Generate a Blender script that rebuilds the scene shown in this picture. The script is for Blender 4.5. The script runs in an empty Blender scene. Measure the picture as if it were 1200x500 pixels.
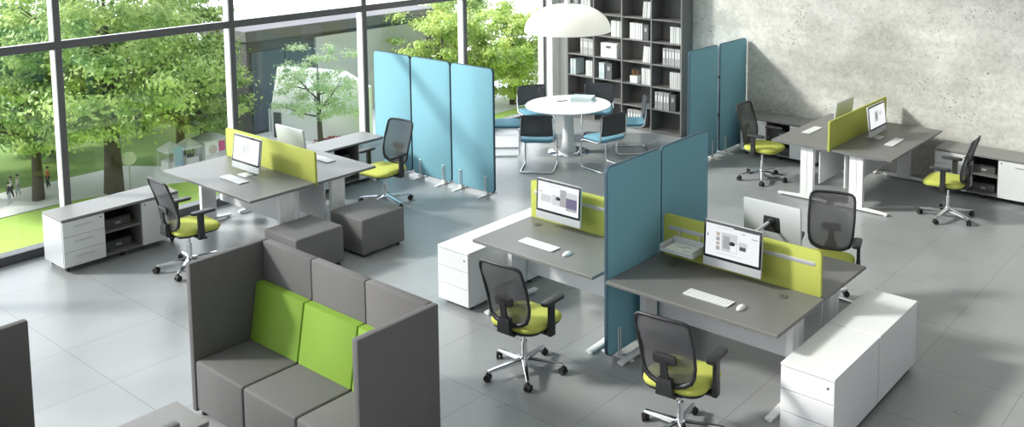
import bpy, bmesh, math, random
from mathutils import Vector, Matrix
R = math.radians
PI = math.pi
S = bpy.context.scene
COL = S.collection
random.seed(7)

# ------------------------------------------------------------------ camera
cam_d = bpy.data.cameras.new('camera')
cam = bpy.data.objects.new('camera', cam_d)
COL.objects.link(cam)
cam.location = (0, 0, 3.98)
yaw, pitch = 0.651791554, 0.107823587
fw = Vector((-math.sin(yaw) * math.cos(pitch), math.cos(yaw) * math.cos(pitch), -math.sin(pitch)))
cam.rotation_euler = fw.to_track_quat('-Z', 'Y').to_euler()
cam_d.sensor_width = 36
cam_d.lens = 1109.77 * 36 / 1200
cam_d.shift_x = (600 - 724.5) / 1200
cam_d.shift_y = (-8.36 - 250) / 1200
cam_d.clip_end = 600
S.camera = cam

# ------------------------------------------------------------------ world, sun, exposure
S.view_settings.view_transform = 'Standard'
S.view_settings.look = 'None'
S.view_settings.exposure = 0.0
S.view_settings.gamma = 1
S.view_settings.use_curve_mapping = False
S.cycles.use_denoising = True
S.cycles.max_bounces = 8
S.cycles.transparent_max_bounces = 24
S.cycles.caustics_reflective = False
S.cycles.caustics_refractive = False

W = bpy.data.worlds.new('sky')
S.world = W
W.use_nodes = True
nt = W.node_tree
bg = nt.nodes['Background']
tc = nt.nodes.new('ShaderNodeTexCoord')
sx = nt.nodes.new('ShaderNodeSeparateXYZ')
cr = nt.nodes.new('ShaderNodeValToRGB')
mr = nt.nodes.new('ShaderNodeMapRange')
mr.inputs['From Min'].default_value = -1
nt.links.new(tc.outputs['Generated'], sx.inputs[0])
nt.links.new(sx.outputs['Z'], mr.inputs['Value'])
nt.links.new(mr.outputs[0], cr.inputs[0])
nt.links.new(cr.outputs[0], bg.inputs[0])
el = cr.color_ramp.elements
el[0].position = 0.0; el[0].color = (.86, .87, .88, 1)
el[1].position = 1.0; el[1].color = (.36, .40, .47, 1)
e = el.new(.42); e.color = (.97, .98, 1, 1)
e = el.new(.60); e.color = (.95, .97, 1, 1)
e = el.new(.78); e.color = (.46, .50, .56, 1)
# the sky is brightest on the side of the sun, beyond the glass wall
az = nt.nodes.new('ShaderNodeMapRange'); az.interpolation_type = 'SMOOTHSTEP'
az.inputs['From Min'].default_value = .35; az.inputs['From Max'].default_value = -.75
az.inputs['To Min'].default_value = .55; az.inputs['To Max'].default_value = 4.0
nt.links.new(sx.outputs['X'], az.inputs['Value'])
hi = nt.nodes.new('ShaderNodeMapRange'); hi.interpolation_type = 'SMOOTHSTEP'
hi.inputs['From Min'].default_value = .62; hi.inputs['From Max'].default_value = .9
hi.inputs['To Min'].default_value = 0; hi.inputs['To Max'].default_value = 5
nt.links.new(sx.outputs['Z'], hi.inputs['Value'])
ad = nt.nodes.new('ShaderNodeMath'); ad.operation = 'ADD'
nt.links.new(az.outputs[0], ad.inputs[0]); nt.links.new(hi.outputs[0], ad.inputs[1])
nt.links.new(ad.outputs[0], bg.inputs[1])

sun_d = bpy.data.lights.new('sun', 'SUN')
sun = bpy.data.objects.new('sun', sun_d)
COL.objects.link(sun)
SUN_DIR = Vector((1, .8, -.80)).normalized()
sun.rotation_euler = SUN_DIR.to_track_quat('-Z', 'Y').to_euler()
sun.location = (-20, -16, 20)
sun_d.energy = 5.2
sun_d.angle = R(7)
sun_d.color = (1, .965, .90)


# ------------------------------------------------------------------ materials
def mat(name, col, rough=.5, metal=0, var=.0, vscale=30, bump=0, bscale=200, emit=None, spec=.5, stretch=None):
    m = bpy.data.materials.new(name)
    m.use_nodes = True
    n, l = m.node_tree.nodes, m.node_tree.links
    b = n['Principled BSDF']
    b.inputs['Base Color'].default_value = (*col, 1)
    b.inputs['Roughness'].default_value = rough
    b.inputs['Metallic'].default_value = metal
    b.inputs['Specular IOR Level'].default_value = spec
    t = n.new('ShaderNodeTexCoord')
    src = t.outputs['Object']
    if stretch:
        mp = n.new('ShaderNodeMapping'); mp.inputs['Scale'].default_value = stretch
        l.new(src, mp.inputs[0]); src = mp.outputs[0]
    if var:
        x = n.new('ShaderNodeTexNoise'); x.inputs['Scale'].default_value = vscale; x.inputs['Detail'].default_value = 4
        r = n.new('ShaderNodeMix'); r.data_type = 'RGBA'
        r.inputs[6].default_value = (*[c * (1 - var) for c in col], 1)
        r.inputs[7].default_value = (*[min(1, c * (1 + var)) for c in col], 1)
        l.new(src, x.inputs['Vector']); l.new(x.outputs['Fac'], r.inputs[0]); l.new(r.outputs[2], b.inputs['Base Color'])
    if bump:
        x = n.new('ShaderNodeTexNoise'); x.inputs['Scale'].default_value = bscale; x.inputs['Detail'].default_value = 2
        q = n.new('ShaderNodeBump'); q.inputs['Strength'].default_value = bump; q.inputs['Distance'].default_value = .002
        l.new(src, x.inputs['Vector']); l.new(x.outputs['Fac'], q.inputs['Height']); l.new(q.outputs[0], b.inputs['Normal'])
    if emit:
        b.inputs['Base Color'].default_value = (.03, .03, .03, 1)
        b.inputs['Emission Color'].default_value = (*col, 1)
        b.inputs['Emission Strength'].default_value = emit
    return m


M = {}
M['white'] = mat('white_laminate', (.76, .77, .78), .35, var=.015, vscale=3)
M['white_metal'] = mat('white_metal', (.82, .82, .82), .35, var=.01)
M['seam'] = mat('dark_gap', (.10, .10, .10), .6, var=.05)
M['greytop'] = mat('grey_desktop', (.165, .164, .161), .42, var=.04, vscale=60, bump=.05)
M['greyedge'] = mat('dark_edge_band', (.10, .098, .095), .5, var=.05)
M['greywood'] = mat('grey_board', (.235, .23, .225), .45, var=.05, vscale=25)
M['shelf'] = mat('graphite_board', (.17, .165, .16), .5, var=.06, vscale=12)
M['shelfback'] = mat('graphite_back_board', (.11, .107, .104), .55, var=.06, vscale=12)
M['lime'] = mat('lime_fabric', (.43, .465, .09), .8, var=.06, vscale=300, bump=.25, bscale=700)
M['limeseat'] = mat('lime_seat_fabric', (.50, .53, .10), .85, var=.06, vscale=300, bump=.25, bscale=700)
M['green'] = mat('green_upholstery', (.19, .335, .03), .7, var=.06, vscale=200, bump=.3, bscale=600)
M['bluefab'] = mat('blue_fabric', (.19, .41, .50), .85, var=.05, vscale=250, bump=.25, bscale=700)
M['bluetrim'] = mat('navy_edging', (.035, .075, .11), .7, var=.05)
M['blueseat'] = mat('blue_seat_fabric', (.12, .28, .37), .85, var=.06, vscale=250, bump=.25, bscale=700)
M['greyfab'] = mat('grey_upholstery', (.135, .132, .132), .85, var=.16, vscale=60, bump=.35, bscale=500, stretch=(3, 3, .35))
M['black'] = mat('black_plastic', (.022, .023, .026), .42, var=.1)
M['blackrub'] = mat('black_rubber', (.018, .018, .018), .6, var=.1)
M['chrome'] = mat('chrome', (.80, .81, .83), .12, 1, var=.01)
M['alu'] = mat('aluminium', (.62, .63, .65), .38, .55, var=.02)
M['silver'] = mat('silver_plastic', (.57, .59, .61), .4, .15, var=.02)
M['bezel'] = mat('black_glass', (.012, .013, .015), .12, var=.05)
M['paper'] = mat('white_paper', (.80, .80, .78), .7, var=.03)
M['book_w'] = mat('white_book_cover', (.55, .555, .55), .6, var=.08, vscale=8)
M['book_g'] = mat('grey_binder_cover', (.33, .33, .33), .6, var=.08, vscale=8)
M['book_d'] = mat('dark_box_board', (.075, .078, .08), .6, var=.08)
M['book_t'] = mat('pale_teal_cover', (.40, .49, .50), .6, var=.06)
M['bookblue'] = mat('blue_book_cover', (.15, .33, .41), .5, var=.06)
M['wood'] = mat('pencil_wood', (.36, .17, .07), .6, var=.1)
M['frame'] = mat('grey_window_metal', (.115, .115, .12), .4, .1, var=.03)
M['framedark'] = mat('dark_sill_metal', (.075, .078, .085), .4, .2, var=.04)
M['plaster'] = mat('white_plaster', (.80, .79, .77), .7, var=.03, vscale=6, bump=.1)
M['s_white'] = mat('screen_white', (.93, .95, .97), .3, emit=.92)
M['s_grey'] = mat('screen_grey', (.45, .46, .47), .3, emit=.8)
M['s_lite'] = mat('screen_light_grey', (.74, .76, .78), .3, emit=.8)
M['s_dark'] = mat('screen_dark', (.08, .09, .09), .3, emit=.8)
M['s_purple'] = mat('screen_purple', (.13, .10, .25), .3, emit=.8)
M['s_blue'] = mat('screen_blue', (.25, .45, .85), .3, emit=.8)
M['s_tan'] = mat('screen_tan', (.62, .55, .48), .3, emit=.8)


def mesh_fabric(name, col, alpha):
    m = bpy.data.materials.new(name); m.use_nodes = True
    n, l = m.node_tree.nodes, m.node_tree.links
    b = n['Principled BSDF']; out = n['Material Output']
    b.inputs['Base Color'].default_value = (*col, 1); b.inputs['Roughness'].default_value = .8
    tr = n.new('ShaderNodeBsdfTransparent'); mx = n.new('ShaderNodeMixShader')
    t = n.new('ShaderNodeTexCoord'); nz = n.new('ShaderNodeTexNoise'); nz.inputs['Scale'].default_value = 40
    mr = n.new('ShaderNodeMapRange'); mr.inputs['To Min'].default_value = alpha - .05; mr.inputs['To Max'].default_value = alpha + .05
    l.new(t.outputs['Object'], nz.inputs['Vector']); l.new(nz.outputs['Fac'], mr.inputs['Value'])
    l.new(mr.outputs[0], mx.inputs[0]); l.new(tr.outputs[0], mx.inputs[1]); l.new(b.outputs[0], mx.inputs[2])
    l.new(mx.outputs[0], out.inputs[0])
    return m


def shade_mat():
    m = mat('lamp_shade', (.90, .90, .89), .4, var=.01)
    n, l = m.node_tree.nodes, m.node_tree.links
    tl = n.new('ShaderNodeBsdfTranslucent'); tl.inputs[0].default_value = (.92, .91, .88, 1)
    mx = n.new('ShaderNodeMixShader'); mx.inputs[0].default_value = .35
    l.new(n['Principled BSDF'].outputs[0], mx.inputs[1]); l.new(tl.outputs[0], mx.inputs[2]); l.new(mx.outputs[0], n['Material Output'].inputs[0])
    return m


M['shade'] = shade_mat()
M['added_bulb'] = mat('added_bulb_glow', (1, .95, .85), .4, emit=3)  # glow added to whiten the sunlit pendant from inside
M['net'] = mesh_fabric('dark_mesh_fabric', (.09, .09, .095), .86)
M['net2'] = mesh_fabric('charcoal_mesh_fabric', (.05, .052, .058), .86)


def glass_mat():
    m = bpy.data.materials.new('window_glass'); m.use_nodes = True
    n, l = m.node_tree.nodes, m.node_tree.links
    n.remove(n['Principled BSDF']); out = n['Material Output']
    tr = n.new('ShaderNodeBsdfTransparent'); tr.inputs[0].default_value = (.97, .985, .98, 1)
    gl = n.new('ShaderNodeBsdfGlossy'); gl.inputs['Roughness'].default_value = .0
    lw = n.new('ShaderNodeLayerWeight'); lw.inputs[0].default_value = .5
    pw = n.new('ShaderNodeMath'); pw.operation = 'POWER'; pw.inputs[1].default_value = 5
    l.new(lw.outputs['Facing'], pw.inputs[0])
    ma = n.new('ShaderNodeMath'); ma.operation = 'MULTIPLY_ADD'; ma.inputs[1].default_value = .95; ma.inputs[2].default_value = .028
    l.new(pw.outputs[0], ma.inputs[0])
    mx = n.new('ShaderNodeMixShader')
    l.new(ma.outputs[0], mx.inputs[0]); l.new(tr.outputs[0], mx.inputs[1]); l.new(gl.outputs[0], mx.inputs[2]); l.new(mx.outputs[0], out.inputs[0])
    return m


M['glass'] = glass_mat()


def floor_mat():
    m = bpy.data.materials.new('grey_floor_tiles'); m.use_nodes = True
    n, l = m.node_tree.nodes, m.node_tree.links
    b = n['Principled BSDF']
    t = n.new('ShaderNodeTexCoord'); s = n.new('ShaderNodeSeparateXYZ'); l.new(t.outputs['Object'], s.inputs[0])

    def mth(op, a, bv=None, c=None):
        q = n.new('ShaderNodeMath'); q.operation = op
        for i, v in enumerate((a, bv, c)):
            if v is None: continue
            if isinstance(v, (int, float)): q.inputs[i].default_value = v
            else: l.new(v, q.inputs[i])
        return q.outputs[0]
    cells, lines = [], []
    for o, off in ((s.outputs['X'], 8.58), (s.outputs['Y'], -3.33)):
        a = mth('DIVIDE', mth('ADD', o, off), .85)
        cells.append(mth('FLOOR', a))
        d = mth('ABSOLUTE', mth('SUBTRACT', mth('FRACT', mth('ADD', a, .5)), .5))
        lines.append(mth('LESS_THAN', d, .0040))
    line = mth('MAXIMUM', *lines)
    cx = n.new('ShaderNodeCombineXYZ'); l.new(cells[0], cx.inputs[0]); l.new(cells[1], cx.inputs[1])
    wn = n.new('ShaderNodeTexWhiteNoise'); wn.noise_dimensions = '2D'; l.new(cx.outputs[0], wn.inputs['Vector'])
    nz = n.new('ShaderNodeTexNoise'); nz.inputs['Scale'].default_value = 3.5; nz.inputs['Detail'].default_value = 6
    l.new(t.outputs['Object'], nz.inputs['Vector'])
    v = mth('ADD', mth('MULTIPLY', wn.outputs['Value'], .3), mth('MULTIPLY', nz.outputs['Fac'], .7))
    r = n.new('ShaderNodeMix'); r.data_type = 'RGBA'
    r.inputs[6].default_value = (.258, .267, .272, 1); r.inputs[7].default_value = (.338, .350, .356, 1)
    l.new(v, r.inputs[0])
    g = n.new('ShaderNodeMix'); g.data_type = 'RGBA'; g.inputs[7].default_value = (.19, .19, .19, 1)
    l.new(line, g.inputs[0]); l.new(r.outputs[2], g.inputs[6]); l.new(g.outputs[2], b.inputs['Base Color'])
    rr = n.new('ShaderNodeMapRange'); rr.inputs['To Min'].default_value = .24; rr.inputs['To Max'].default_value = .36
    l.new(nz.outputs['Fac'], rr.inputs['Value']); l.new(rr.outputs[0], b.inputs['Roughness'])
    return m


def concrete_mat():
    m = bpy.data.materials.new('raw_concrete'); m.use_nodes = True
    n, l = m.node_tree.nodes, m.node_tree.links
    b = n['Principled BSDF']; b.inputs['Roughness'].default_value = .85
    t = n.new('ShaderNodeTexCoord'); ob = t.outputs['Object']

    def noise(sc, det=5, rough=.6, stretch=None):
        q = n.new('ShaderNodeTexNoise'); q.inputs['Scale'].default_value = sc; q.inputs['Detail'].default_value = det; q.inputs['Roughness'].default_value = rough
        if stretch:
            mp = n.new('ShaderNodeMapping'); mp.inputs['Scale'].default_value = stretch; l.new(ob, mp.inputs[0]); l.new(mp.outputs[0], q.inputs['Vector'])
        else: l.new(ob, q.inputs['Vector'])
        return q.outputs['Fac']

    def ramp(v, stops):
        q = n.new('ShaderNodeValToRGB'); l.new(v, q.inputs[0])
        for i, (p, c) in enumerate(stops):
            e = q.color_ramp.elements[i] if i < 2 else q.color_ramp.elements.new(p)
            e.position = p; e.color = (*c, 1) if isinstance(c, tuple) else (c, c, c, 1)
        return q.outputs[0]

    def mix(f, a, c, mode='MIX'):
        q = n.new('ShaderNodeMix'); q.data_type = 'RGBA'; q.blend_type = mode
        for i, v in ((0, f), (6, a), (7, c)):
            if isinstance(v, (tuple, float, int)): q.inputs[i].default_value = (*v, 1) if isinstance(v, tuple) else v
            else: l.new(v, q.inputs[i])
        return q.outputs[2]
    base = ramp(noise(1.1, 8, .65), [(.32, (.46, .45, .415)), (.66, (.745, .735, .695))])
    streak = ramp(noise(1.0, 6, .6, (.35, 1, 2.6)), [(.35, .80), (.62, 1.04)])
    base = mix(1.0, base, streak, 'MULTIPLY')
    fine = ramp(noise(17, 8, .8), [(.33, .74), (.56, 1.03)])
    base = mix(1.0, base, fine, 'MULTIPLY')
    vo = n.new('ShaderNodeTexVoronoi'); vo.inputs['Scale'].default_value = 21
    dn = n.new('ShaderNodeTexNoise'); dn.inputs['Scale'].default_value = 24; dn.inputs['Detail'].default_value = 3; l.new(ob, dn.inputs['Vector'])
    va = n.new('ShaderNodeVectorMath'); va.operation = 'MULTIPLY_ADD'; va.inputs[1].default_value = (.07, .07, .07)
    l.new(dn.outputs['Color'], va.inputs[0]); l.new(ob, va.inputs[2]); l.new(va.outputs[0], vo.inputs['Vector'])
    pit = ramp(vo.outputs['Distance'], [(.16, 1.0), (.34, 0.0)])
    clus = ramp(noise(1.5, 6, .7), [(.51, 0.0), (.62, 1.0)])
    sel = ramp(noise(9, 3, .6), [(.45, 0.0), (.50, 1.0)])
    f = mix(1.0, mix(1.0, pit, clus, 'MULTIPLY'), sel, 'MULTIPLY')
    base = mix(f, base, (.13, .125, .115))
    l.new(base, b.inputs['Base Color'])
    bp = n.new('ShaderNodeBump'); bp.inputs['Strength'].default_value = .35; bp.inputs['Distance'].default_value = .01
    l.new(fine, bp.inputs['Height']); l.new(bp.outputs[0], b.inputs['Normal'])
    return m


M['floor'] = floor_mat()
M['concrete'] = concrete_mat()
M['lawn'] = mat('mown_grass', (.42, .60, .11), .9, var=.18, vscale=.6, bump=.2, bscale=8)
M['shadegrass'] = mat('shade_painted_grass', (.20, .33, .07), .9, var=.25, vscale=.4, bump=.2, bscale=8)  # darker copy of the grass, tree shade put into its colour
M['pave'] = mat('pale_paving', (.82, .81, .79), .8, var=.05, vscale=1)
M['bark'] = mat('tree_bark', (.085, .07, .055), .9, var=.3, vscale=3, bump=.5, bscale=12)
M['f_dark'] = mat('grey_facade', (.11, .105, .115), .6, var=.08, vscale=.6)
M['f_band'] = mat('grey_roof_band', (.16, .15, .16), .6, var=.12, vscale=.8)
M['refl_blue'] = mat('painted_reflection_blue', (.095, .125, .16), .5, var=.06, vscale=.5)  # tone of the floor screens mirrored in the glass, painted on slabs
M['f_pale'] = mat('pale_facade', (.62, .62, .60), .7, var=.05, vscale=.6)
M['f_white'] = mat('white_facade', (.86, .87, .88), .6, var=.02, vscale=.5)
M['pink'] = mat('pink_print', (.72, .12, .33), .6, var=.2, vscale=6)
M['red'] = mat('red_paint', (.40, .05, .05), .6, var=.3, vscale=6)
M['ltblue'] = mat('light_blue_print', (.42, .62, .80), .6, var=.05)
M['tan'] = mat('tan_stone', (.52, .44, .36), .8, var=.1)
M['skin'] = mat('skin', (.50, .33, .25), .6, var=.05)
M['denim'] = mat('pale_trousers', (.50, .54, .60), .8, var=.1)
M['navy'] = mat('dark_cloth', (.03, .033, .045), .8, var=.2)
M['whitecloth'] = mat('white_cloth', (.80, .80, .78), .8, var=.05)
M['orange'] = mat('orange_cloth', (.55, .12, .05), .8, var=.1)
M['hair'] = mat('dark_hair', (.03, .022, .018), .7, var=.2)


def leaf_mat(name, a, c):
    m = bpy.data.materials.new(name); m.use_nodes = True
    n, l = m.node_tree.nodes, m.node_tree.links
    b = n['Principled BSDF']; out = n['Material Output']
    b.inputs['Roughness'].default_value = .55
    t = n.new('ShaderNodeTexCoord'); q = n.new('ShaderNodeTexNoise'); q.inputs['Scale'].default_value = .55; q.inputs['Detail'].default_value = 5
    l.new(t.outputs['Object'], q.inputs['Vector'])
    rp = n.new('ShaderNodeValToRGB'); rp.color_ramp.elements[0].position = .33; rp.color_ramp.elements[1].position = .66
    rp.color_ramp.elements[0].color = (*a, 1); rp.color_ramp.elements[1].color = (*c, 1)
    l.new(q.outputs['Fac'], rp.inputs[0]); l.new(rp.outputs[0], b.inputs['Base Color'])
    tl = n.new('ShaderNodeBsdfTranslucent'); l.new(rp.outputs[0], tl.inputs[0])
    mx = n.new('ShaderNodeMixShader'); mx.inputs[0].default_value = .28
    l.new(b.outputs[0], mx.inputs[1]); l.new(tl.outputs[0], mx.inputs[2]); l.new(mx.outputs[0], out.inputs[0])
    return m


M['leaf_deep'] = leaf_mat('deep_green_leaves', (.14, .30, .07), (.36, .54, .15))
M['leaf_mid'] = leaf_mat('sun_shade_leaves', (.13, .28, .05), (.70, .82, .32))  # wide ramp paints sunlit highlights and shaded clumps into the crowns
M['leaf_yellow'] = leaf_mat('yellow_green_leaves', (.26, .44, .06), (.72, .80, .24))
M['leaf_pale'] = leaf_mat('pale_green_leaves', (.38, .54, .26), (.64, .74, .44))


# ------------------------------------------------------------------ mesh builder
class MB:
    def __init__(s):
        s.bm = bmesh.new()

    def _mi(s, faces, mi):
        for f in faces: f.material_index = mi

    def face(s, pts, mi=0):
        f = s.bm.faces.new([s.bm.verts.new(p) for p in pts]); f.material_index = mi
        return f

    def box(s, x0, x1, y0, y1, z0, z1, bev=0, seg=2, mi=0, rot=None):
        """rot: 4x4 matrix applied to the box"""
        c = Vector(((x0 + x1) / 2, (y0 + y1) / 2, (z0 + z1) / 2))
        mt = Matrix.Translation(c) @ Matrix.Diagonal((abs(x1 - x0), abs(y1 - y0), abs(z1 - z0), 1))
        r = bmesh.ops.create_cube(s.bm, size=1, matrix=mt)
        vs = r['verts']
        if bev:
            ed = list({e for v in vs for e in v.link_edges})
            rb = bmesh.ops.bevel(s.bm, geom=ed, offset=bev, segments=seg, profile=.5, affect='EDGES', clamp_overlap=True)
            vs = list({v for f in rb['faces'] for v in f.verts} | {v for v in vs if v.is_valid})
        s._mi({f for v in vs for f in v.link_faces}, mi)
        if rot is not None: bmesh.ops.transform(s.bm, matrix=rot, verts=vs)
        return vs

    def loops(s, loops, closed=True, cap0=True, cap1=True, mi=0):
        rows = [[s.bm.verts.new(p) for p in lp] for lp in loops]
        k = len(rows[0])
        for a, b in zip(rows, rows[1:]):
            for i in range(k if closed else k - 1):
                j = (i + 1) % k
                f = s.bm.faces.new((a[i], a[j], b[j], b[i])); f.material_index = mi
        if cap0: s.bm.faces.new(rows[0][::-1]).material_index = mi
        if cap1: s.bm.faces.new(rows[-1]).material_index = mi
        return [v for r_ in rows for v in r_]

    def slab(s, pts, t, bev=.01, fn=None, mi=0, mside=None):
        """2D outline (CCW) extruded 0..t with rounded rims; fn maps (u, v, w) to 3D"""
        fn = fn or (lambda u, v, w: (u, v, w))
        n = len(pts)
        nor = []
        for i in range(n):
            a, b = Vector(pts[i - 1]), Vector(pts[(i + 1) % n]); d = (b - a)
            d = d.normalized() if d.length > 1e-9 else Vector((1, 0))
            nor.append(Vector((-d.y, d.x)))
        rows = []
        for ins, h in ((bev, 0), (bev * .3, bev * .3), (0, bev), (0, t - bev), (bev * .3, t - bev * .3), (bev, t)):
            rows.append([fn(*(Vector(p) + q * ins), h) for p, q in zip(pts, nor)])
        if mside is None: return s.loops(rows, mi=mi)
        vs = s.loops(rows, mi=mside)
        for f in s.bm.faces:
            if len(f.verts) == n and n > 4 and f.material_index == mside: f.material_index = mi
        return vs

    def tube(s, pts, r, n=8, closed=False, mi=0, flat=1.0):
        P = [Vector(p) for p in pts]; k = len(P)
        rr = r if isinstance(r, (list, tuple)) else [r] * k
        rows = []; up = None
        for i in range(k):
            a = P[i - 1] if (i or closed) else P[0]
            b = P[(i + 1) % k] if (i < k - 1 or closed) else P[-1]
            d = (b - a)
            d = d.normalized() if d.length > 1e-9 else Vector((0, 0, 1))
            if up is None:
                up = Vector((0, 0, 1)) if abs(d.z) < .9 else Vector((1, 0, 0))
            sd = d.cross(up).normalized(); up = sd.cross(d).normalized()
            rows.append([P[i] + (sd * math.cos(2 * PI * j / n) + up * math.sin(2 * PI * j / n) * flat) * rr[i] for j in range(n)])
        if closed: rows.append(rows[0])
        if closed:
            vr = [[s.bm.verts.new(p) for p in lp] for lp in rows[:-1]]
            for i in range(k):
                a, b = vr[i], vr[(i + 1) % k]
                for j in range(n):
                    s.bm.faces.new((a[j], a[(j + 1) % n], b[(j + 1) % n], b[j])).material_index = mi
        else:
            s.loops(rows, mi=mi)

    def lathe(s, prof, c=(0, 0, 0), n=32, mi=0):
        rows = [[(c[0] + r * math.cos(2 * PI * j / n), c[1] + r * math.sin(2 * PI * j / n), c[2] + z) for j in range(n)] for r, z in prof]
        s.loops(rows, cap0=prof[0][0] > 1e-4, cap1=prof[-1][0] > 1e-4, mi=mi)

    def cyl(s, p0, p1, r, n=16, mi=0):
        s.tube([p0, p1], r, n, mi=mi)

    def bar(s, p0, p1, w0, h0, w1, h1, mi=0):
        p0, p1 = Vector(p0), Vector(p1); d = (p1 - p0).normalized()
        sd = d.cross(Vector((0, 0, 1))).normalized(); up = sd.cross(d)
        rows = []
        for p, w, h in ((p0, w0, h0), (p1, w1, h1)):
            c = .3
            rows.append([p + sd * w / 2 * a + up * h / 2 * b for a, b in ((-1, -1 + c), (-1 + c, -1), (1 - c, -1), (1, -1 + c), (1, 1 - c), (1 - c, 1), (-1 + c, 1), (-1, 1 - c))])
        s.loops(rows, mi=mi)

    def build(s, name, mats, parent=None, angle=35, flat=False):
        me = bpy.data.meshes.new(name)
        bmesh.ops.remove_doubles(s.bm, verts=s.bm.verts, dist=1e-6)
        bmesh.ops.recalc_face_normals(s.bm, faces=s.bm.faces)
        s.bm.to_mesh(me); s.bm.free()
        for m in (mats if isinstance(mats, (list, tuple)) else [mats]): me.materials.append(M[m] if isinstance(m, str) else m)
        if not flat:
            me.shade_smooth(); me.set_sharp_from_angle(angle=R(angle))
        o = bpy.data.objects.new(name, me); COL.objects.link(o)
        if parent is not None: o.parent = parent
        return o


def rrect(w, h, r, seg=5, cx=0, cy=0):
    out = []
    for ax, ay, a0 in ((w / 2 - r, h / 2 - r, 0), (-w / 2 + r, h / 2 - r, 90), (-w / 2 + r, -h / 2 + r, 180), (w / 2 - r, -h / 2 + r, 270)):
        for k in range(seg + 1):
            a = R(a0 + 90 * k / seg)
            out.append((cx + ax + r * math.cos(a), cy + ay + r * math.sin(a)))
    return out


def thing(name, loc, rz, label, cat, group=None):
    o = bpy.data.objects.new(name, None); COL.objects.link(o)
    o.empty_display_size = .1
    o.location = loc; o.rotation_euler = (0, 0, R(rz))
    tag(o, label, cat, group)
    return o


def tag(o, label, cat, group=None, kind=None):
    o['label'] = label; o['category'] = cat
    if group: o['group'] = group
    if kind: o['kind'] = kind
    return o


def struct(o, label=None):
    o['kind'] = 'structure'
    if label: o['label'] = label
    return o


def copy_tree(o, parent=None):
    c = o.copy(); COL.objects.link(c)
    if parent is not None: c.parent = parent
    for ch in list(o.children): copy_tree(ch, c)
    return c


def place(proto, n, loc, rz, label, group=None):
    o = proto if n == 0 else copy_tree(proto)
    o.location = loc; o.rotation_euler = (0, 0, R(rz)); o['label'] = label
    if group: o['group'] = group
    return o


# ================================================================== THE SETTING
b = MB(); b.box(-11.16, 6, -3, 12.9, -.3, 0)
struct(b.build('floor', 'floor', flat=True), 'grey polished square floor tiles')
b = MB(); b.box(-11.3, 6, 12.85, 13.1, -.3, 8.5)
struct(b.build('wall_back', 'concrete', flat=True), 'raw concrete wall with pitted grey patches')

# glass wall: window_1 with frame members and panes
win = bpy.data.objects.new('window_1', None); COL.objects.link(win); win.location = (-11.1, 0, 0)
win['kind'] = 'structure'; win['label'] = 'tall glazed wall with grey metal bars'
mull = [-1.72, .33, 2.38, 4.43, 6.48, 8.53, 10.50, 12.42]
b = MB()
for y in mull: b.box(-.15, -.034, y - .030, y + .030, .02, 8.5)  # white bodies paint in the sunlit sides of the bars
for z in (2.29, 4.4, 6.5): b.box(-.11, -.034, -3, 12.55, z - .040, z + .040)
b.build('window_frame_sunlit', 'plaster', win)
b = MB()
for y in mull: b.box(-.033, 0, y - .035, y + .035, .02, 8.5, .003, 1)  # dark caps paint in the shaded room face of the bars
for z in (2.29, 4.4, 6.5): b.box(-.033, -.003, -3, 12.55, z - .045, z + .045, .003, 1)
b.build('window_trim_shaded', 'frame', win)
b = MB(); b.box(-.14, .02, -3, 12.55, 0, .10, .004, 1)
b.build('window_sill', 'framedark', win)
zs = [.10, 2.245, 2.335, 4.355, 4.445, 6.455, 6.545, 8.5]
for y0, y1 in zip(mull, mull[1:]):
    for k in (0, 2, 4, 6):
        if k and y0 < 0: continue
        b = MB(); b.box(-.076, -.064, y0 + .035, y1 - .035, zs[k], zs[k + 1])
        b.build('pane', 'glass', win, flat=True)
b = MB(); b.box(-11.24, -10.94, 12.42, 12.61, 0, 8.5, .005, 1); b.box(-11.24, -10.80, 12.64, 12.85, 0, 8.5, .005, 1); b.box(-11.24, -11.0, 12.61, 12.64, 0, 8.5)
struct(b.build('column', 'plaster'), 'white plastered corner pier between glass and bookcase')
b = MB(); b.box(-11.3, 6, -3, 13.1, 8.5, 8.8)  # unseen ceiling, put in so daylight falls off away from the glass
struct(b.build('ceiling', 'plaster', flat=True), 'high white ceiling out of view, added to shape the daylight')

# ================================================================== SOFA (booth) and lounge pieces
sofa = thing('booth_sofa', (-5.725, 3.82, 0), 0, 'high-backed grey three-seat booth sofa with green back cushions', 'sofa')
x0, x1 = -1.03, 1.03   # outer sides in the sofa's own frame
for s in (-1, 1):
    b = MB(); xs = s * 1.0
    b.box(xs - .03, xs + .03, -.34, .33, .03, 1.2, .012, 2)
    b.build('side_panel', 'greyfab', sofa)
w = (2 * .97) / 3
for k in range(3):
    xa = -.97 + k * w
    b = MB(); b.box(xa + .003, xa + w - .003, .262, .335, .05, 1.2, .012, 2); b.build('back_panel', 'greyfab', sofa)
    b = MB(); b.box(xa + .004, xa + w - .004, -.335, .25, .05, .44, .022, 3); b.build('seat', 'greyfab', sofa)
    b = MB()
    pr = [(.115, .442), (.255, .442), (.255, .885), (.19, .885)]
    b.slab([(p[0], p[1]) for p in pr], w - .012, .014, lambda u, v, q, xa=xa: (xa + .006 + q, u, v))
    b.build('back_cushion', 'green', sofa)
for sx_ in (-.95, .95):
    for sy_ in (-.28, .28):
        b = MB(); b.cyl((sx_, sy_, 0), (sx_, sy_, .05), .025, 10); b.build('foot', 'black', sofa)

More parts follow.
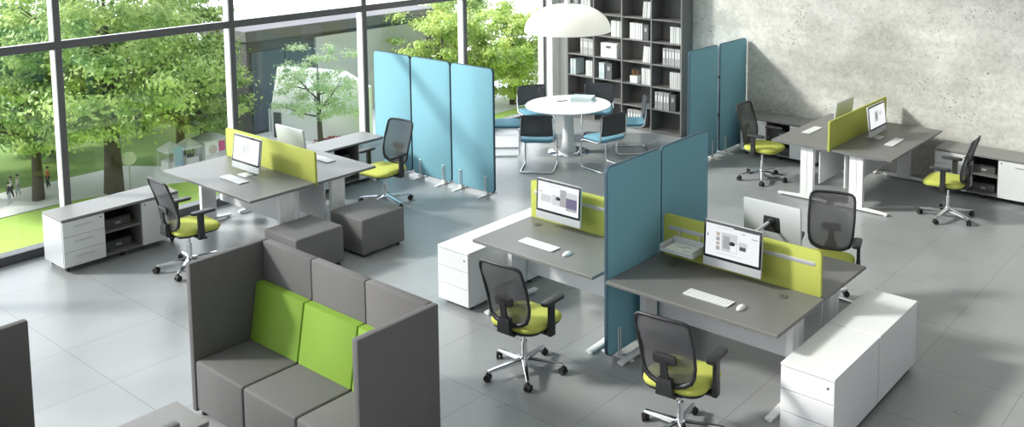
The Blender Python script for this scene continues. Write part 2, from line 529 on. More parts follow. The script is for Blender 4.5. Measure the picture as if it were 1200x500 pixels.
# facing sofa, of which only one end panel is in view, with what belongs to it
sofa2 = thing('booth_sofa', (-5.66, 2.02, 0), 180, 'grey booth sofa end panel by the frame edge facing the green-cushioned one', 'sofa')
b = MB(); b.box(.97, 1.03, -.34, .33, .03, 1.2, .012, 2); b.build('side_panel', 'greyfab', sofa2)
for k in range(3):
    xa = -.97 + k * w
    b = MB(); b.box(xa + .003, xa + w - .003, .262, .335, .05, 1.2, .012, 2); b.build('back_panel', 'greyfab', sofa2)
    b = MB(); b.box(xa + .004, xa + w - .004, -.335, .25, .05, .44, .022, 3); b.build('seat', 'greyfab', sofa2)
for sx_ in (-.95, .95):
    for sy_ in (-.28, .28):
        b = MB(); b.cyl((sx_, sy_, 0), (sx_, sy_, .05), .025, 10); b.build('foot', 'black', sofa2)

tb = thing('low_table', (-6.075, 2.815, 0), 0, 'low narrow grey table on the floor before the green-cushioned sofa', 'table')
b = MB(); b.box(-.215, .215, -.315, .315, .385, .42, .004, 1); b.build('table_top', 'greywood', tb)
b = MB(); b.box(-.20, .20, -.30, .30, .03, .384, .004, 1); b.build('body', 'shelf', tb)
for sx_ in (-.16, .16):
    for sy_ in (-.26, .26):
        b = MB(); b.cyl((sx_, sy_, 0), (sx_, sy_, .035), .02, 10); b.build('foot', 'black', tb)
b = MB(); b.box(-.06, .02, -.14, .07, 0, .075, .012, 2)
o = b.build('box', 'greywood'); o.location = (-5.89, 2.87, .42)
tag(o, 'small grey box standing on the low narrow grey table', 'box')


def pouf(loc, label):
    p = thing('pouf', loc, 0, label, 'pouf', 'grey cube stools by the desk')
    b = MB(); b.box(-.29, .29, -.29, .29, .035, .43, .022, 3); b.build('cushion', 'greyfab', p)
    for a in (-.23, .23):
        for c in (-.23, .23):
            b = MB(); b.cyl((a, c, 0), (a, c, .04), .025, 10); b.build('foot', 'black', p)
    return p


pouf((-8.555, 5.71, 0), 'grey cube pouf just behind the high-backed sofa')
pouf((-8.50, 6.49, 0), 'grey cube pouf near the lime chair on the glass side, farther from the sofa')


# ================================================================== ACOUSTIC FLOOR SCREENS
def make_screen(wd=.785):
    root = thing('acoustic_screen', (0, 0, 0), 0, '', 'screen')
    b = MB()
    b.slab(rrect(wd, 1.65, .06, 6, 0, .875), .036, .006, lambda u, v, q: (u, q - .018, v), mi=0, mside=1)
    b.build('panel', ['bluefab', 'bluetrim'], root, 40)
    for sx_ in (-1, 1):
        x = sx_ * wd * .30
        b = MB()
        b.box(x - .022, x + .022, -.17, .17, .001, .012, .003, 1)
        b.box(x - .03, x + .03, -.032, .032, .010, .055, .004, 1)
        for sy_ in (-1, 1):
            y = sy_ * .026
            b.tube([(x - .016, y, .04), (x - .016, y, .25), (x - .012, y, .262), (x + .012, y, .262), (x + .016, y, .25), (x + .016, y, .04)], .005, 6)
        b.build('foot', 'white_metal', root)
    return root


def link_clip(parent, x):
    for z in (.62, 1.2):
        b = MB(); b.box(x - .014, x + .014, -.012, .012, z - .02, z + .02, .003, 1); b.build('link', 'black', parent)


SC = make_screen()
k = 0
for (x, y, rz, lab, g, ln) in (
    (-8.94, 8.56, 0, 'pale blue floor screen beside the round meeting table, end of the row of three', 'row of three blue floor screens', 0),
    (-9.745, 8.56, 0, 'pale blue floor screen in the middle of the row of three', 'row of three blue floor screens', 1),
    (-10.55, 8.56, 0, 'pale blue floor screen next to the glass wall, behind the lime swivel chair', 'row of three blue floor screens', 1),
    (-4.716, 6.40, 90, 'blue floor screen between the two front desks, nearer to the camera', 'pair of blue screens between desks', 0),
    (-4.716, 7.19, 90, 'blue floor screen between the desks, second one, beside the document tray', 'pair of blue screens between desks', 2),
    (-7.28, 11.59, 90, 'dark teal floor screen beside the bookcase, first of the pair by the concrete wall', 'pair of blue screens at the concrete wall', 0),
    (-7.28, 12.43, 90, 'dark teal floor screen touching the concrete wall behind a swivel chair', 'pair of blue screens at the concrete wall', 2)):
    o = place(SC, k, (x, y, 0), rz, lab, g)
    if k == 0: SC0 = o
    k += 1
kids = [o for o in COL.objects if o.name.startswith('acoustic_screen')]
for o in kids:
    if 'middle of' in o['label'] or 'next to the glass' in o['label']: link_clip(o, .402)
    if 'second one' in o['label'] or 'touching' in o['label']: link_clip(o, -.40)


# ================================================================== DESKS
def make_desk(W_, D_=.8):
    """user on -Y; origin on the floor at the desk's centre"""
    root = thing('office_desk', (0, 0, 0), 0, '', 'desk')
    b = MB()
    b.box(-W_ / 2, W_ / 2, -D_ / 2, D_ / 2, .712, .74, .003, 1)
    o = b.build('desktop', ['greytop', 'greyedge'], root)
    for p in o.data.polygons:
        if abs(p.normal.z) < .5 and p.area > .01: p.material_index = 0
    for s in (-1, 1):
        x = s * (W_ / 2 - .10)
        b = MB()
        b.box(x - .03, x + .03, -.01, .17, .04, .69, .004, 1)
        b.box(x - .034, x + .034, .075, .082, .05, .68)
        lg = b.build('leg', 'white_metal', root)
        b = MB(); b.bar((x, -.33, .024), (x, .08, .036), .06, .02, .062, .044); b.bar((x, .08, .036), (x, .36, .026), .062, .044, .06, .024)
        for y in (-.30, .33): b.cyl((x, y, 0), (x, y, .02), .02, 10)
        b.build('foot', 'white_metal', lg)
        b = MB(); b.bar((x, -.34, .70), (x, .08, .69), .05, .02, .05, .04); b.bar((x, .08, .69), (x, .36, .70), .05, .04, .05, .02)
        b.build('bracket', 'white_metal', lg)
    b = MB(); b.box(-W_ / 2 + .10, W_ / 2 - .10, .235, .253, .24, .66, .003, 1)
    b.build('modesty_panel', 'white', root)
    b = MB(); b.box(-W_ / 2 + .13, W_ / 2 - .13, .05, .11, .655, .705, .003, 1)
    b.build('beam_rail', 'white_metal', root)
    return root


def grommet(desk, x, y):
    b = MB(); b.lathe([(.040, .740), (.040, .743), (.036, .745), (.018, .745), (.016, .742), (.0, .742)], (x, y, 0), 20)
    b.build('cable_port', 'greyedge', desk)


D16 = make_desk(1.60)
dR = place(D16, 0, (-3.89, 6.37, 0), 0, 'grey desk with white legs beside the white lockers, monitor showing a web page', 'dark grey office desks')
dRr = place(D16, 1, (-3.89, 7.195, 0), 180, 'grey desk behind the lime divider, holding the monitor seen from its back', 'dark grey office desks')
D18 = make_desk(1.82)
dL = place(D18, 0, (-9.82, 5.715, 0), 0, 'pale-lit grey desk in front of the glass wall facing the sideboard', 'dark grey office desks')
dLr = place(D18, 1, (-9.82, 6.545, 0), 180, 'grey desk behind the lime divider near the glass wall and grey poufs', 'dark grey office desks')
dBr = place(D18, 1, (-4.535, 11.77, 0), -90, 'grey desk by the concrete wall on the side of the lit web-page monitor', 'dark grey office desks')
dBl = place(D18, 1, (-5.365, 11.77, 0), 90, 'grey desk by the concrete wall on the side toward the bookcase', 'dark grey office desks')
dBr.rotation_euler.z = R(90); dBl.rotation_euler.z = R(-90)
D14 = make_desk(1.44)
dM = place(D14, 0, (-5.55, 6.37, 0), 0, 'grey desk between white drawers and the blue screen, purple picture on its monitor', 'dark grey office desks')
grommet(dR, .52, .23); grommet(dR, -.55, .23); grommet(dM, -.50, .26)


# lime divider screens
def divider(loc, rz, L, label, rail=False):
    root = thing('desk_divider', loc, rz, label, 'desk divider', 'lime fabric desk dividers')
    b = MB()
    b.slab(rrect(L, .40, .035, 6, 0, .20), .03, .008, lambda u, v, q: (u, q - .015, v))
    b.build('panel', 'lime', root)
    if rail:
        for s in (-1, 1):
            b = MB(); b.slab(rrect(L * .93, .035, .015, 4, 0, .285), .004, .001, lambda u, v, q, s=s: (u, s * (.0145 + q), v))
            b.build('tool_rail', 'alu', root)
    for x in (-L * .36, L * .36):
        b = MB(); b.box(x - .025, x + .025, -.012, .012, -.03, .02, .003, 1); b.build('clamp', 'alu', root)
    return root


divider((-3.89, 6.785, .715), 0, 1.53, 'lime desk divider with grey rail holding the document tray', True)
divider((-5.55, 6.785, .715), 0, 1.43, 'lime desk divider behind the monitor with the purple picture', True)
divider((-9.82, 6.13, .69), 0, 1.82, 'lime desk divider standing on the desks by the glass wall')
divider((-4.95, 11.77, .70), 90, 1.86, 'lime desk divider standing on the desks by the concrete wall')


# ================================================================== COMPUTERS
PAGES = {
    'grid': [(.0, .90, 1, 1, 's_white'), (.20, .915, .50, .94, 's_lite'), (.52, .97, .99, 1, 's_dark'), (.68, .86, .74, .89, 's_blue'), (.03, .60, .05, .68, 's_purple'),
             (.20, .66, .27, .78, 's_tan'), (.20, .51, .27, .63, 's_grey'), (.20, .37, .27, .48, 's_tan'), (.20, .22, .27, .34, 's_grey'),
             (.30, .22, .60, .80, 's_lite'), (.33, .30, .46, .70, 's_grey'), (.47, .24, .59, .50, 's_white'), (.64, .36, .76, .48, 's_dark'), (.62, .48, .78, .62, 's_lite'), (.86, .78, .97, .81, 's_grey'), (.22, .12, .70, .14, 's_lite')],
    'purple': [(.08, .30, .34, .55, 's_lite'), (.05, .62, .10, .66, 's_grey'), (.36, .25, .58, .60, 's_lite'), (.55, .25, .70, .85, 's_grey'), (.70, .60, .97, .80, 's_lite'),
               (.70, .25, .96, .60, 's_purple'), (.70, .16, .96, .25, 's_grey'), (.30, .90, .55, .92, 's_lite')],
    'faint': [(.35, .35, .50, .70, 's_lite'), (.52, .45, .60, .80, 's_lite')],
    'page': [(.15, .90, .60, .93, 's_lite'), (.30, .25, .55, .80, 's_lite'), (.36, .32, .50, .72, 's_grey'), (.40, .40, .46, .66, 's_dark'), (.60, .50, .78, .70, 's_lite')],
}


def computer(loc, rz, label, page, mount, reach=.165):
    """front faces -Y; origin on the desktop (stand) or at desktop height (arm)"""
    root = thing('desktop_computer', loc, rz, label, 'computer', 'flat white desktop computers')
    z0 = .09 if mount == 'arm' else .055
    Wd, Hd, ch = .555, .39, .075
    tilt = Matrix.Translation((0, 0, z0)) @ Matrix.Rotation(R(4 if mount == 'arm' else 7), 4, 'X') @ Matrix.Translation((0, 0, -z0))
    tilt = Matrix.Translation((0, 0, z0)) @ Matrix.Rotation(R(-(3 if mount == 'arm' else 7)), 4, 'X') @ Matrix.Translation((0, 0, -z0))

    def fn(yb, sgn=1):
        return lambda u, v, q: tilt @ Vector((u, yb + sgn * q, v))
    b = MB(); b.slab(rrect(Wd, Hd, .012, 4, 0, z0 + Hd / 2), .022, .004, fn(0)); b.build('housing', 'silver', root)
    b = MB(); b.slab(rrect(Wd - .006, Hd - ch, .010, 4, 0, z0 + ch + (Hd - ch) / 2 - .002), .003, .0008, fn(-.0025)); b.build('bezel', 'bezel', root)
    b = MB()
    sw, sh, sz = Wd - .045, Hd - ch - .045, z0 + ch + .021
    mats = ['s_white']
    f = fn(-.0032)

    def rect(u0, v0, u1, v1, mi, d):
        g = fn(-.0032 - d)
        b.face([g(-sw / 2 + sw * u, sz + sh * v, 0) for u, v in ((u0, v0), (u1, v0), (u1, v1), (u0, v1))], mi)
    rect(0, 0, 1, 1, 0, 0)
    for i, (u0, v0, u1, v1, mn) in enumerate(PAGES[page]):
        if mn not in mats: mats.append(mn)
        rect(u0, v0, u1, v1, mats.index(mn), .0004 + i * .00004)
    b.build('screen', mats, root, flat=True)
    if mount == 'arm':
        b = MB(); b.box(-.082, .082, .020, .036, z0 + .13, z0 + .30, .006, 2)
        b.lathe([(.035, 0), (.035, .02), (.02, .03), (0, .03)], (0, .03, z0 + .22), 16)
        b.build('mount_plate', 'black', root)
        b = MB(); b.tube([(0, .03, z0 + .225), (.02, .06, z0 + .215), (.03, reach - .04, z0 + .19)], .014, 8)
        b.box(.0, .06, reach - .06, reach, z0 + .16, z0 + .215, .004, 1)
        b.build('arm', 'alu', root)
    else:
        b = MB(); b.slab(rrect(.18, .19, .012, 4, 0, .045), .006, .002); b.build('stand', 'silver', root)
        b = MB(); b.loops([[(sx_ * .075, y, z) for sx_, y in ((-1, y0), (1, y0), (1, y0 + .008), (-1, y0 + .008))] for y0, z in ((.11, .004), (.105, .04), (.07, .10), (.035, .18))])
        b.build('neck', 'silver', root)
    return root


computer((-3.855, 6.60, .74), 0, 'computer with a web page of grey pictures, on the lime divider beside the paper tray', 'grid', 'arm')
computer((-5.765, 6.60, .74), 0, 'computer with a purple picture on its screen, between white drawers and blue screen', 'purple', 'arm')
computer((-3.765, 7.16, .815), 180, 'computer seen from behind with a black mount plate on its silver back', 'grid', 'arm', .358)
computer((-9.80, 5.80, .74), 0, 'bright white computer standing on the desk before the glass wall, lime divider behind', 'faint', 'stand')
computer((-9.80, 6.45, .74), 180, 'computer seen from behind by the glass wall, above the lime divider', 'faint', 'stand')
computer((-4.68, 11.80, .74), 90, 'computer with a lit page on the desk by the concrete wall', 'page', 'stand')
computer((-5.22, 11.80, .74), -90, 'computer seen from behind above the lime divider at the concrete wall', 'faint', 'stand')


def keyboard(loc, rz, label):
    root = thing('keyboard', loc, rz, label, 'keyboard', 'flat white keyboards')
    b = MB(); b.slab(rrect(.42, .125, .012, 4), .010, .003); b.build('base', 'silver', root)
    b = MB()
    for r in range(5):
        for c in range(14):
            x = -.193 + c * .0297; y = -.046 + r * .023
            b.box(x - .0125 + .0125, x + .0125 + .0125 - .001, y - .0095, y + .0095, .0095, .0125, .001, 1)
    b.build('keys', 'white', root)
    return root


keyboard((-3.835, 6.21, .74), -1, 'white keyboard beside a mouse on the desk next to the white lockers')
keyboard((-5.68, 6.24, .74), -1, 'white keyboard beside a mouse on the desk with the purple picture')
keyboard((-9.74, 5.63, .74), -1, 'white keyboard on the desk before the glass wall')
keyboard((-9.66, 6.72, .74), 180, 'white keyboard behind the lime divider by the glass wall')
keyboard((-4.42, 11.67, .74), 91, 'white keyboard on the concrete-wall desk before the lit page')
keyboard((-5.54, 11.60, .74), -90, 'white keyboard on the concrete-wall desk toward the bookcase')


def mouse(loc, label):
    root = thing('computer_mouse', loc, 0, label, 'mouse', 'white computer mice')
    b = MB()
    rows = []
    for k_ in range(7):
        a = k_ / 6 * PI / 2
        rows.append([(.031 * math.cos(a) * math.cos(t) , .055 * math.cos(a) * math.sin(t), .006 + .024 * math.sin(a)) for t in [2 * PI * j / 20 for j in range(20)]] if k_ < 6 else [(.002 * math.cos(2 * PI * j / 20), .003 * math.sin(2 * PI * j / 20), .030) for j in range(20)])
    b.loops([[(x * .94, y * .94, 0) for x, y, z in rows[0]]] + rows)
    b.build('shell', 'white', root, 60)
    b = MB(); b.cyl((-.003, .022, .0265), (.003, .022, .0265), .006, 10); b.build('scroll_wheel', 'silver', root)


mouse((-3.53, 6.205, .74), 'white mouse on the desk next to the white lockers')
mouse((-5.32, 6.22, .74), 'white mouse on the desk with the purple-picture monitor')

# document tray on the divider, with papers
tr = thing('document_tray', (-4.37, 6.66, .865), 0, 'pale grey document tray hung on the lime divider by the blue screen', 'tray')
b = MB()
b.box(-.17, .17, -.115, .105, 0, .006); b.box(-.17, -.164, -.115, .105, .006, .06); b.box(.164, .17, -.115, .105, .006, .06); b.box(-.164, .164, .099, .105, .006, .075)
b.box(-.164, .164, -.115, -.109, .006, .03)
b.build('shell', 'silver', tr)
for x in (-.11, .10):
    b = MB(); b.box(x, x + .012, .098, .104, .07, .14); b.build('hook', 'alu', tr)
b = MB(); b.slab(rrect(.29, .19, .002, 2), .014, .001); b.box(.02, .10, -.05, -.044, .0135, .0146, mi=1); b.box(-.06, .02, .01, .016, .0135, .0146, mi=1); b.box(-.02, .06, .04, .046, .0135, .0146, mi=1)
o = b.build('magazine', ['paper', 'black'], flat=True); o.location = (-4.37, 6.66, .8715)
tag(o, 'white magazine with thin black marks lying in the document tray', 'magazine')


# ================================================================== DRAWER PEDESTALS (white lockers)
def make_pedestal(L):
    root = thing('drawer_pedestal', (0, 0, 0), 0, '', 'drawer unit')
    w2, d2 = .21, L / 2
    b = MB()
    b.box(-w2, w2, -d2 + .0205, d2, .045, .56, .002, 1)
    b.box(-w2 + .004, w2 - .004, -d2 + .0192, -d2 + .0205, .05, .558, mi=1)
    b.build('body', ['white', 'book_g'], root)
    b = MB(); b.box(-w2 - .002, w2 + .002, -d2, d2, .561, .58, .002, 1); b.build('top', 'white', root)
    for i in range(3):
        z0 = .05 + i * .17
        b = MB(); b.box(-w2 + .001, w2 - .001, -d2, -d2 + .019, z0, z0 + .164, .0015, 1)
        dr = b.build('drawer', 'white', root)
        if i == 2:
            b = MB(); b.cyl((w2 - .05, -d2 - .003, .50), (w2 - .05, -d2 + .002, .50), .009, 12); b.build('lock', 'seam', dr)
    for sx_ in (-.16, .16):
        for sy_ in (-d2 + .08, d2 - .08):
            b = MB(); b.cyl((sx_ - .014, sy_, .02), (sx_ + .014, sy_, .02), .02, 12); b.box(sx_ - .008, sx_ + .008, sy_ - .012, sy_ + .012, .02, .046)
            b.build('caster', 'blackrub', root)
    return root


P8 = make_pedestal(.80)
place(P8, 0, (-2.82, 6.315, 0), 0, 'white drawer unit with a lock beside the web-page desk, front one of two', 'white low drawer units')
place(P8, 1, (-2.82, 7.13, 0), 180, 'white drawer unit standing back to back behind the locked one', 'white low drawer units')
place(P8, 1, (-6.545, 6.37, 0), 0, 'white drawer unit with lock and three drawers by the middle mesh chair', 'white low drawer units')
place(P8, 1, (-6.545, 7.185, 0), 180, 'white drawer unit of which only a strip of top shows past the desk edge', 'white low drawer units')


# ================================================================== SIDEBOARDS
def make_sideboard():
    """front faces -Y, drawers at -X; 1.24 wide"""
    root = thing('sideboard', (0, 0, 0), 0, '', 'sideboard')
    W2, D2 = .62, .23
    b = MB(); b.box(-W2 - .003, W2 + .003, -D2 - .012, D2, .555, .58, .002, 1); b.build('top', 'greywood', root)
    for s in (-1, 1):
        b = MB(); b.box(s * W2 - .02 * (s > 0), s * W2 + .02 * (s < 0), -D2, D2, .06, .554); b.build('side_panel', 'silver', root)
    b = MB()
    b.box(-W2 + .0205, W2 - .0205, -D2, D2, .06, .08); b.box(-W2 + .0205, W2 - .0205, D2 - .012, D2, .081, .554)
    b.box(-.205, -.187, -D2, D2 - .0125, .081, .554); b.box(.187, .205, -D2, D2 - .0125, .081, .554)
    b.build('carcass', 'shelf', root)
    b = MB(); b.box(-.186, .186, -D2 + .01, D2 - .013, .305, .323); b.build('shelf', 'shelf', root)
    for i in range(3):
        z0 = .065 + i * .162
        b = MB(); b.box(-W2 + .004, -.200, -D2 - .018, -D2 - .001, z0, z0 + .158, .0015, 1); dr = b.build('drawer', 'white', root)
        b = MB(); b.tube([(-.50, -D2 - .017, z0 + .10), (-.50, -D2 - .032, z0 + .10), (-.32, -D2 - .032, z0 + .10), (-.32, -D2 - .017, z0 + .10)], .004, 6); b.build('handle', 'alu', dr)
        if i == 2:
            b = MB(); b.cyl((-.235, -D2 - .021, z0 + .13), (-.235, -D2 - .016, z0 + .13), .009, 12); b.build('lock', 'seam', dr)
    b = MB(); b.box(.200, W2 - .004, -D2 - .018, -D2 - .001, .065, .547, .0015, 1); d = b.build('door', 'white', root)
    b = MB(); b.tube([(.40, -D2 - .017, .50), (.40, -D2 - .032, .50), (.56, -D2 - .032, .50), (.56, -D2 - .017, .50)], .004, 6); b.build('handle', 'alu', d)
    b = MB(); b.cyl((.235, -D2 - .021, .52), (.235, -D2 - .016, .52), .009, 12); b.build('lock', 'seam', d)
    for sx_ in (-.56, 0, .56):
        for sy_ in (-.17, .17):
            b = MB(); b.cyl((sx_ - .014, sy_, .024), (sx_ + .014, sy_, .024), .024, 12); b.box(sx_ - .02, sx_ + .02, sy_ - .02, sy_ + .02, .03, .061)
            b.build('caster', 'blackrub', root)
    return root


SB = make_sideboard()
sbs = [((-10.585, 4.67, 0), 90, 'grey-topped sideboard standing along the glass, its white drawers and dark shelves in view', 'before the glass in full view'),
       ((-10.65, 7.64, 0), 90, 'grey-topped sideboard behind the lime divider, half hidden by the swivel chair', 'behind the swivel chair at the glass'),
       ((-3.49, 12.57, 0), 0, 'grey-topped sideboard along the concrete wall at the picture edge', 'at the picture edge'),
       ((-6.44, 12.57, 0), 0, 'grey-topped sideboard at the concrete wall beside the teal screens', 'by the teal screens')]
FB = None
for i, (lc, rz, lab, where) in enumerate(sbs):
    place(SB, i, lc, rz, lab, 'low sideboards with open middle')
    for lev, z in (('upper', .323), ('lower', .08)):
        if FB is None:
            FB = thing('file_box', (0, 0, 0), 0, '', 'box')
            b = MB(); b.box(-.14, .14, -.13, .13, 0, .085, .004, 1); b.build('body', 'book_d', FB)
            b = MB(); b.box(-.143, .143, -.133, .133, .085, .105, .004, 1); b.build('lid', 'black', FB)
            b = MB(); b.box(-.03, .03, -.135, -.129, .03, .055, .001, 1); b.build('label_holder', 'book_g', FB)
            q = FB
        else: q = copy_tree(FB)
        mt = Matrix.Translation(lc) @ Matrix.Rotation(R(rz), 4, 'Z')
        q.location = mt @ Vector((-.01, .0, z)); q.rotation_euler = (0, 0, R(rz))
        tag(q, f'dark file box, {lev} shelf of the sideboard {where}', 'box', 'dark file boxes in the sideboards')


# ================================================================== TASK CHAIRS
def make_task_chair():
    """faces +Y"""
    root = thing('swivel_chair', (0, 0, 0), 0, '', 'chair')
    b = MB()
    b.lathe([(.0, .07), (.035, .07), (.042, .085), (.04, .125), (.03, .14), (0, .14)], n=20)
    for k_ in range(5):
        a = R(98 + 72 * k_); c, s_ = math.cos(a), math.sin(a)
        b.bar((.03 * c, .03 * s_, .105), (.325 * c, .325 * s_, .078), .052, .042, .03, .022)
    b.build('base', 'chrome', root)
    for k_ in range(5):
        a = R(98 + 72 * k_); c, s_ = math.cos(a) * .325, math.sin(a) * .325
        q = a + .9; ux, uy = math.cos(q), math.sin(q)
        b = MB()
        for t in (-1, 1):
            b.cyl((c + ux * .006 * t, s_ + uy * .006 * t, .03), (c + ux * .026 * t, s_ + uy * .026 * t, .03), .03, 16)
        b.cyl((c, s_, .03), (c, s_, .072), .012, 10)
        b.box(c - .014, c + .014, s_ - .014, s_ + .014, .035, .062, .005, 1)
        b.build('caster', 'blackrub', root)
    b = MB(); b.cyl((0, 0, .13), (0, 0, .27), .024, 16); b.cyl((0, 0, .27), (0, 0, .385), .014, 16); b.build('gas_lift', 'chrome', root)
    b = MB(); b.box(-.09, .09, -.14, .13, .375, .425, .015, 2)
    b.tube([(.08, .06, .40), (.22, .06, .395), (.27, .06, .385)], [.008, .008, .012], 8)
    b.build('mechanism', 'black', root)
    st = MB()
    st.slab(rrect(.47, .45, .11, 6, 0, .035), .02, .008, lambda u, v, w_: (u, v, .418 + w_))
    st.build('seat_pan', 'black', root)
    b = MB()
    pts = rrect(.50, .48, .13, 7, 0, .035); n = len(pts)
    rows = []
    for ins, z in ((.02, .436), (.004, .446), (0, .462), (.003, .480), (.016, .492), (.05, .500), (.12, .503)):
        lp = []
        for u, v in pts:
            f_ = 1 - ins / .25
            U, V = u * f_, .035 + (v - .035) * f_
            lp.append((U, V, z - .014 * max(0, V - .12) / .15 - .006 * (1 - abs(U) / .25 if z > .49 else 0)))
        rows.append(lp)
    b.loops(rows); b.build('seat', 'limeseat', root, 60)

    # backrest
    prof = [(0, .085), (.03, .135), (.08, .178), (.16, .200), (.30, .213), (.60, .220), (.88, .216), (.95, .208), (.985, .188), (1, .155)]

    def hw(t):
        for (t0, w0), (t1, w1) in zip(prof, prof[1:]):
            if t <= t1: return w0 + (w1 - w0) * (t - t0) / (t1 - t0)
        return prof[-1][1]

    def bp(x, t):
        return Vector((x, -.205 - .115 * t + .03 * math.sin(PI * min(1, t * 1.3)) + .45 * x * x, .50 + .53 * t))
    ring = [bp(w_, t) for t, w_ in prof] + [bp(.06, 1.004), bp(-.06, 1.004)] + [bp(-w_, t) for t, w_ in reversed(prof)] + [bp(-.03, -.005), bp(.03, -.005)]
    rad = [.02 if p.z < .56 else (.016 if p.z < .62 else .0125) for p in ring]
    back = MB(); back.tube(ring, rad, 8, closed=True)
    back = back.build('back_frame', 'black', root, 60)
    b = MB(); rows = []
    for i in range(15):
        t = i / 14
        rows.append([bp(hw(t) * (j / 5 - 1), t) for j in range(11)])
    b.loops(rows, closed=False, cap0=False, cap1=False); b.build('back_mesh', 'net', back, 60)
    b = MB()
    b.loops([[(sx_ * w_ + 0, y + dy, z) for sx_, dy in ((-1, -.02), (1, -.02), (1, .02), (-1, .02))] for w_, y, z in ((.06, -.10, .40), (.065, -.19, .40), (.065, -.245, .44), (.06, -.245, .52), (.05, -.235, .56))])
    b.build('back_upright', 'black', root)
    b = MB()
    b.slab(rrect(.19, .075, .028, 5, 0, .705), .022, .008, lambda u, v, q: (u, bp(0, .39).y - .045 + q + .3 * u * u, v))
    b.loops([[(sx_ * w_, y + dy, z) for sx_, dy in ((-1, -.009), (1, -.009), (1, .009), (-1, .009))] for w_, y, z in ((.04, -.24, .53), (.028, -.255, .60), (.028, -.265, .69))])
    b.build('lumbar_support', 'black', back)
    for s in (-1, 1):
        b = MB()
        x = s * .285
        b.loops([[(x + dx * .5, y + dy, z) for dx, dy in ((-.03, -.03), (.03, -.03), (.03, .03), (-.03, .03))] for y, z in ((.0, .392), (.0, .66))])
        b.box(min(s * .10, x + s * .015), max(s * .10, x + s * .015), -.03, .03, .392, .415, .004, 1)
        b.box(x - .019, x + .019, -.034, .034, .39, .50, .006, 2)
        ar = b.build('armrest', 'black', root)
        b = MB(); b.slab(rrect(.085, .255, .036, 6, x - s * .012, .035), .03, .011, lambda u, v, q: (u, v, .658 + q)); b.build('arm_pad', 'black', ar)
    return root


TC = make_task_chair()
chairs = [((-5.17, 5.49), 4, 'lime-seated mesh swivel chair at the purple-picture desk, next to the white drawers'),
          ((-3.62, 5.49), 7, 'lime-seated mesh swivel chair at the web-page desk, cut by the picture bottom'),
          ((-9.46, 4.93), -3, 'lime-seated mesh swivel chair beside the sideboard at the glass wall'),
          ((-9.48, 7.53), 186, 'lime-seated mesh swivel chair in front of the pale blue row of screens'),
          ((-3.71, 8.17), 198, 'lime-seated mesh swivel chair behind the desk with the silver monitor back'),
          ((-6.17, 11.37), -88, 'lime-seated mesh swivel chair between the teal screens and the concrete-wall desk'),
          ((-3.61, 11.37), 94, 'lime-seated mesh swivel chair side-on before the sideboard at the picture edge')]
for i, ((x, y), rz, lab) in enumerate(chairs):
    place(TC, i, (x, y, 0), rz, lab, 'lime swivel chairs at the desks')


# ================================================================== MEETING TABLE, CHAIRS, LAMP
tx, ty = -9.2, 10.8
rt = thing('round_table', (tx, ty, 0), 0, 'round white meeting table on a chrome-footed pedestal', 'table')
b = MB(); b.lathe([(0, .712), (.60, .712), (.648, .722), (.652, .735), (.648, .74), (0, .74)], n=72); b.build('table_top', 'white', rt)
b = MB(); b.lathe([(.12, .70), (.15, .712), (.14, .69), (.085, .60), (.08, .45), (.10, .12), (.125, .03), (0.0, .03)], n=32); b.build('pedestal', 'white_metal', rt)
b = MB(); b.lathe([(0, 0), (.31, 0), (.312, .01), (.29, .018), (.13, .034), (0, .034)], n=48); b.build('base', 'chrome', rt)


def make_visitor():
    """faces +Y, cantilever sled frame"""
    root = thing('cantilever_chair', (0, 0, 0), 0, '', 'chair')
    X = .235
    half = [(X - .01, -.225, .80), (X, -.215, .62), (X, -.195, .47), (X, -.17, .435), (X, -.13, .425), (X, .15, .425), (X, .20, .415), (X, .225, .38), (X, .225, .06), (X, .215, .025), (X, .18, .013), (X, -.20, .013), (X - .012, -.235, .013), (X - .05, -.25, .013)]
    path = half + [(-p[0], p[1], p[2]) for p in reversed(half)]
    b = MB(); b.tube(path, .0115, 8); b.cyl((-X, .10, .425), (X, .10, .425), .009, 8); b.build('frame', 'chrome', root, 60)
    b = MB()
    b.slab(rrect(.46, .45, .07, 6, 0, 0), .05, .018, lambda u, v, w_: (u, v + .005, .432 + w_ - .010 * math.cos(u / .23 * PI / 2) - .012 * max(0, v - .12) / .1))
    b.build('seat', 'blueseat', root, 60)
    b = MB(); rows = []
    for z, dy in ((.535, -.222), (.56, -.215), (.66, -.222), (.78, -.238), (.815, -.245)):
        fr = [(u / 6 * .232, dy + .028 * (abs(u) / 6) ** 2, z + (.01 if z > .8 and abs(u) < 6 else 0)) for u in range(-6, 7)]
        rows.append(fr + [(p[0], p[1] - .018, p[2]) for p in reversed(fr)])
    b.loops(rows); back = b.build('backrest', 'net2', root, 60)
    b = MB()
    ring = [(-.232, -.197 - .009, .535)] + [(u / 6 * .232, -.231 + .028 * (abs(u) / 6) ** 2, .535) for u in range(-5, 6)] + [(.232, -.206, .535), (.232, -.204, .66), (.232, -.222, .80), (.22, -.228, .82)]
    ring += [(u / 6 * .232, -.254 + .028 * (abs(u) / 6) ** 2, .828) for u in range(5, -6, -1)] + [(-.22, -.228, .82), (-.232, -.222, .80), (-.232, -.204, .66)]
    b.tube(ring, .0105, 6, closed=True); b.build('back_trim', 'black', back, 60)
    return root


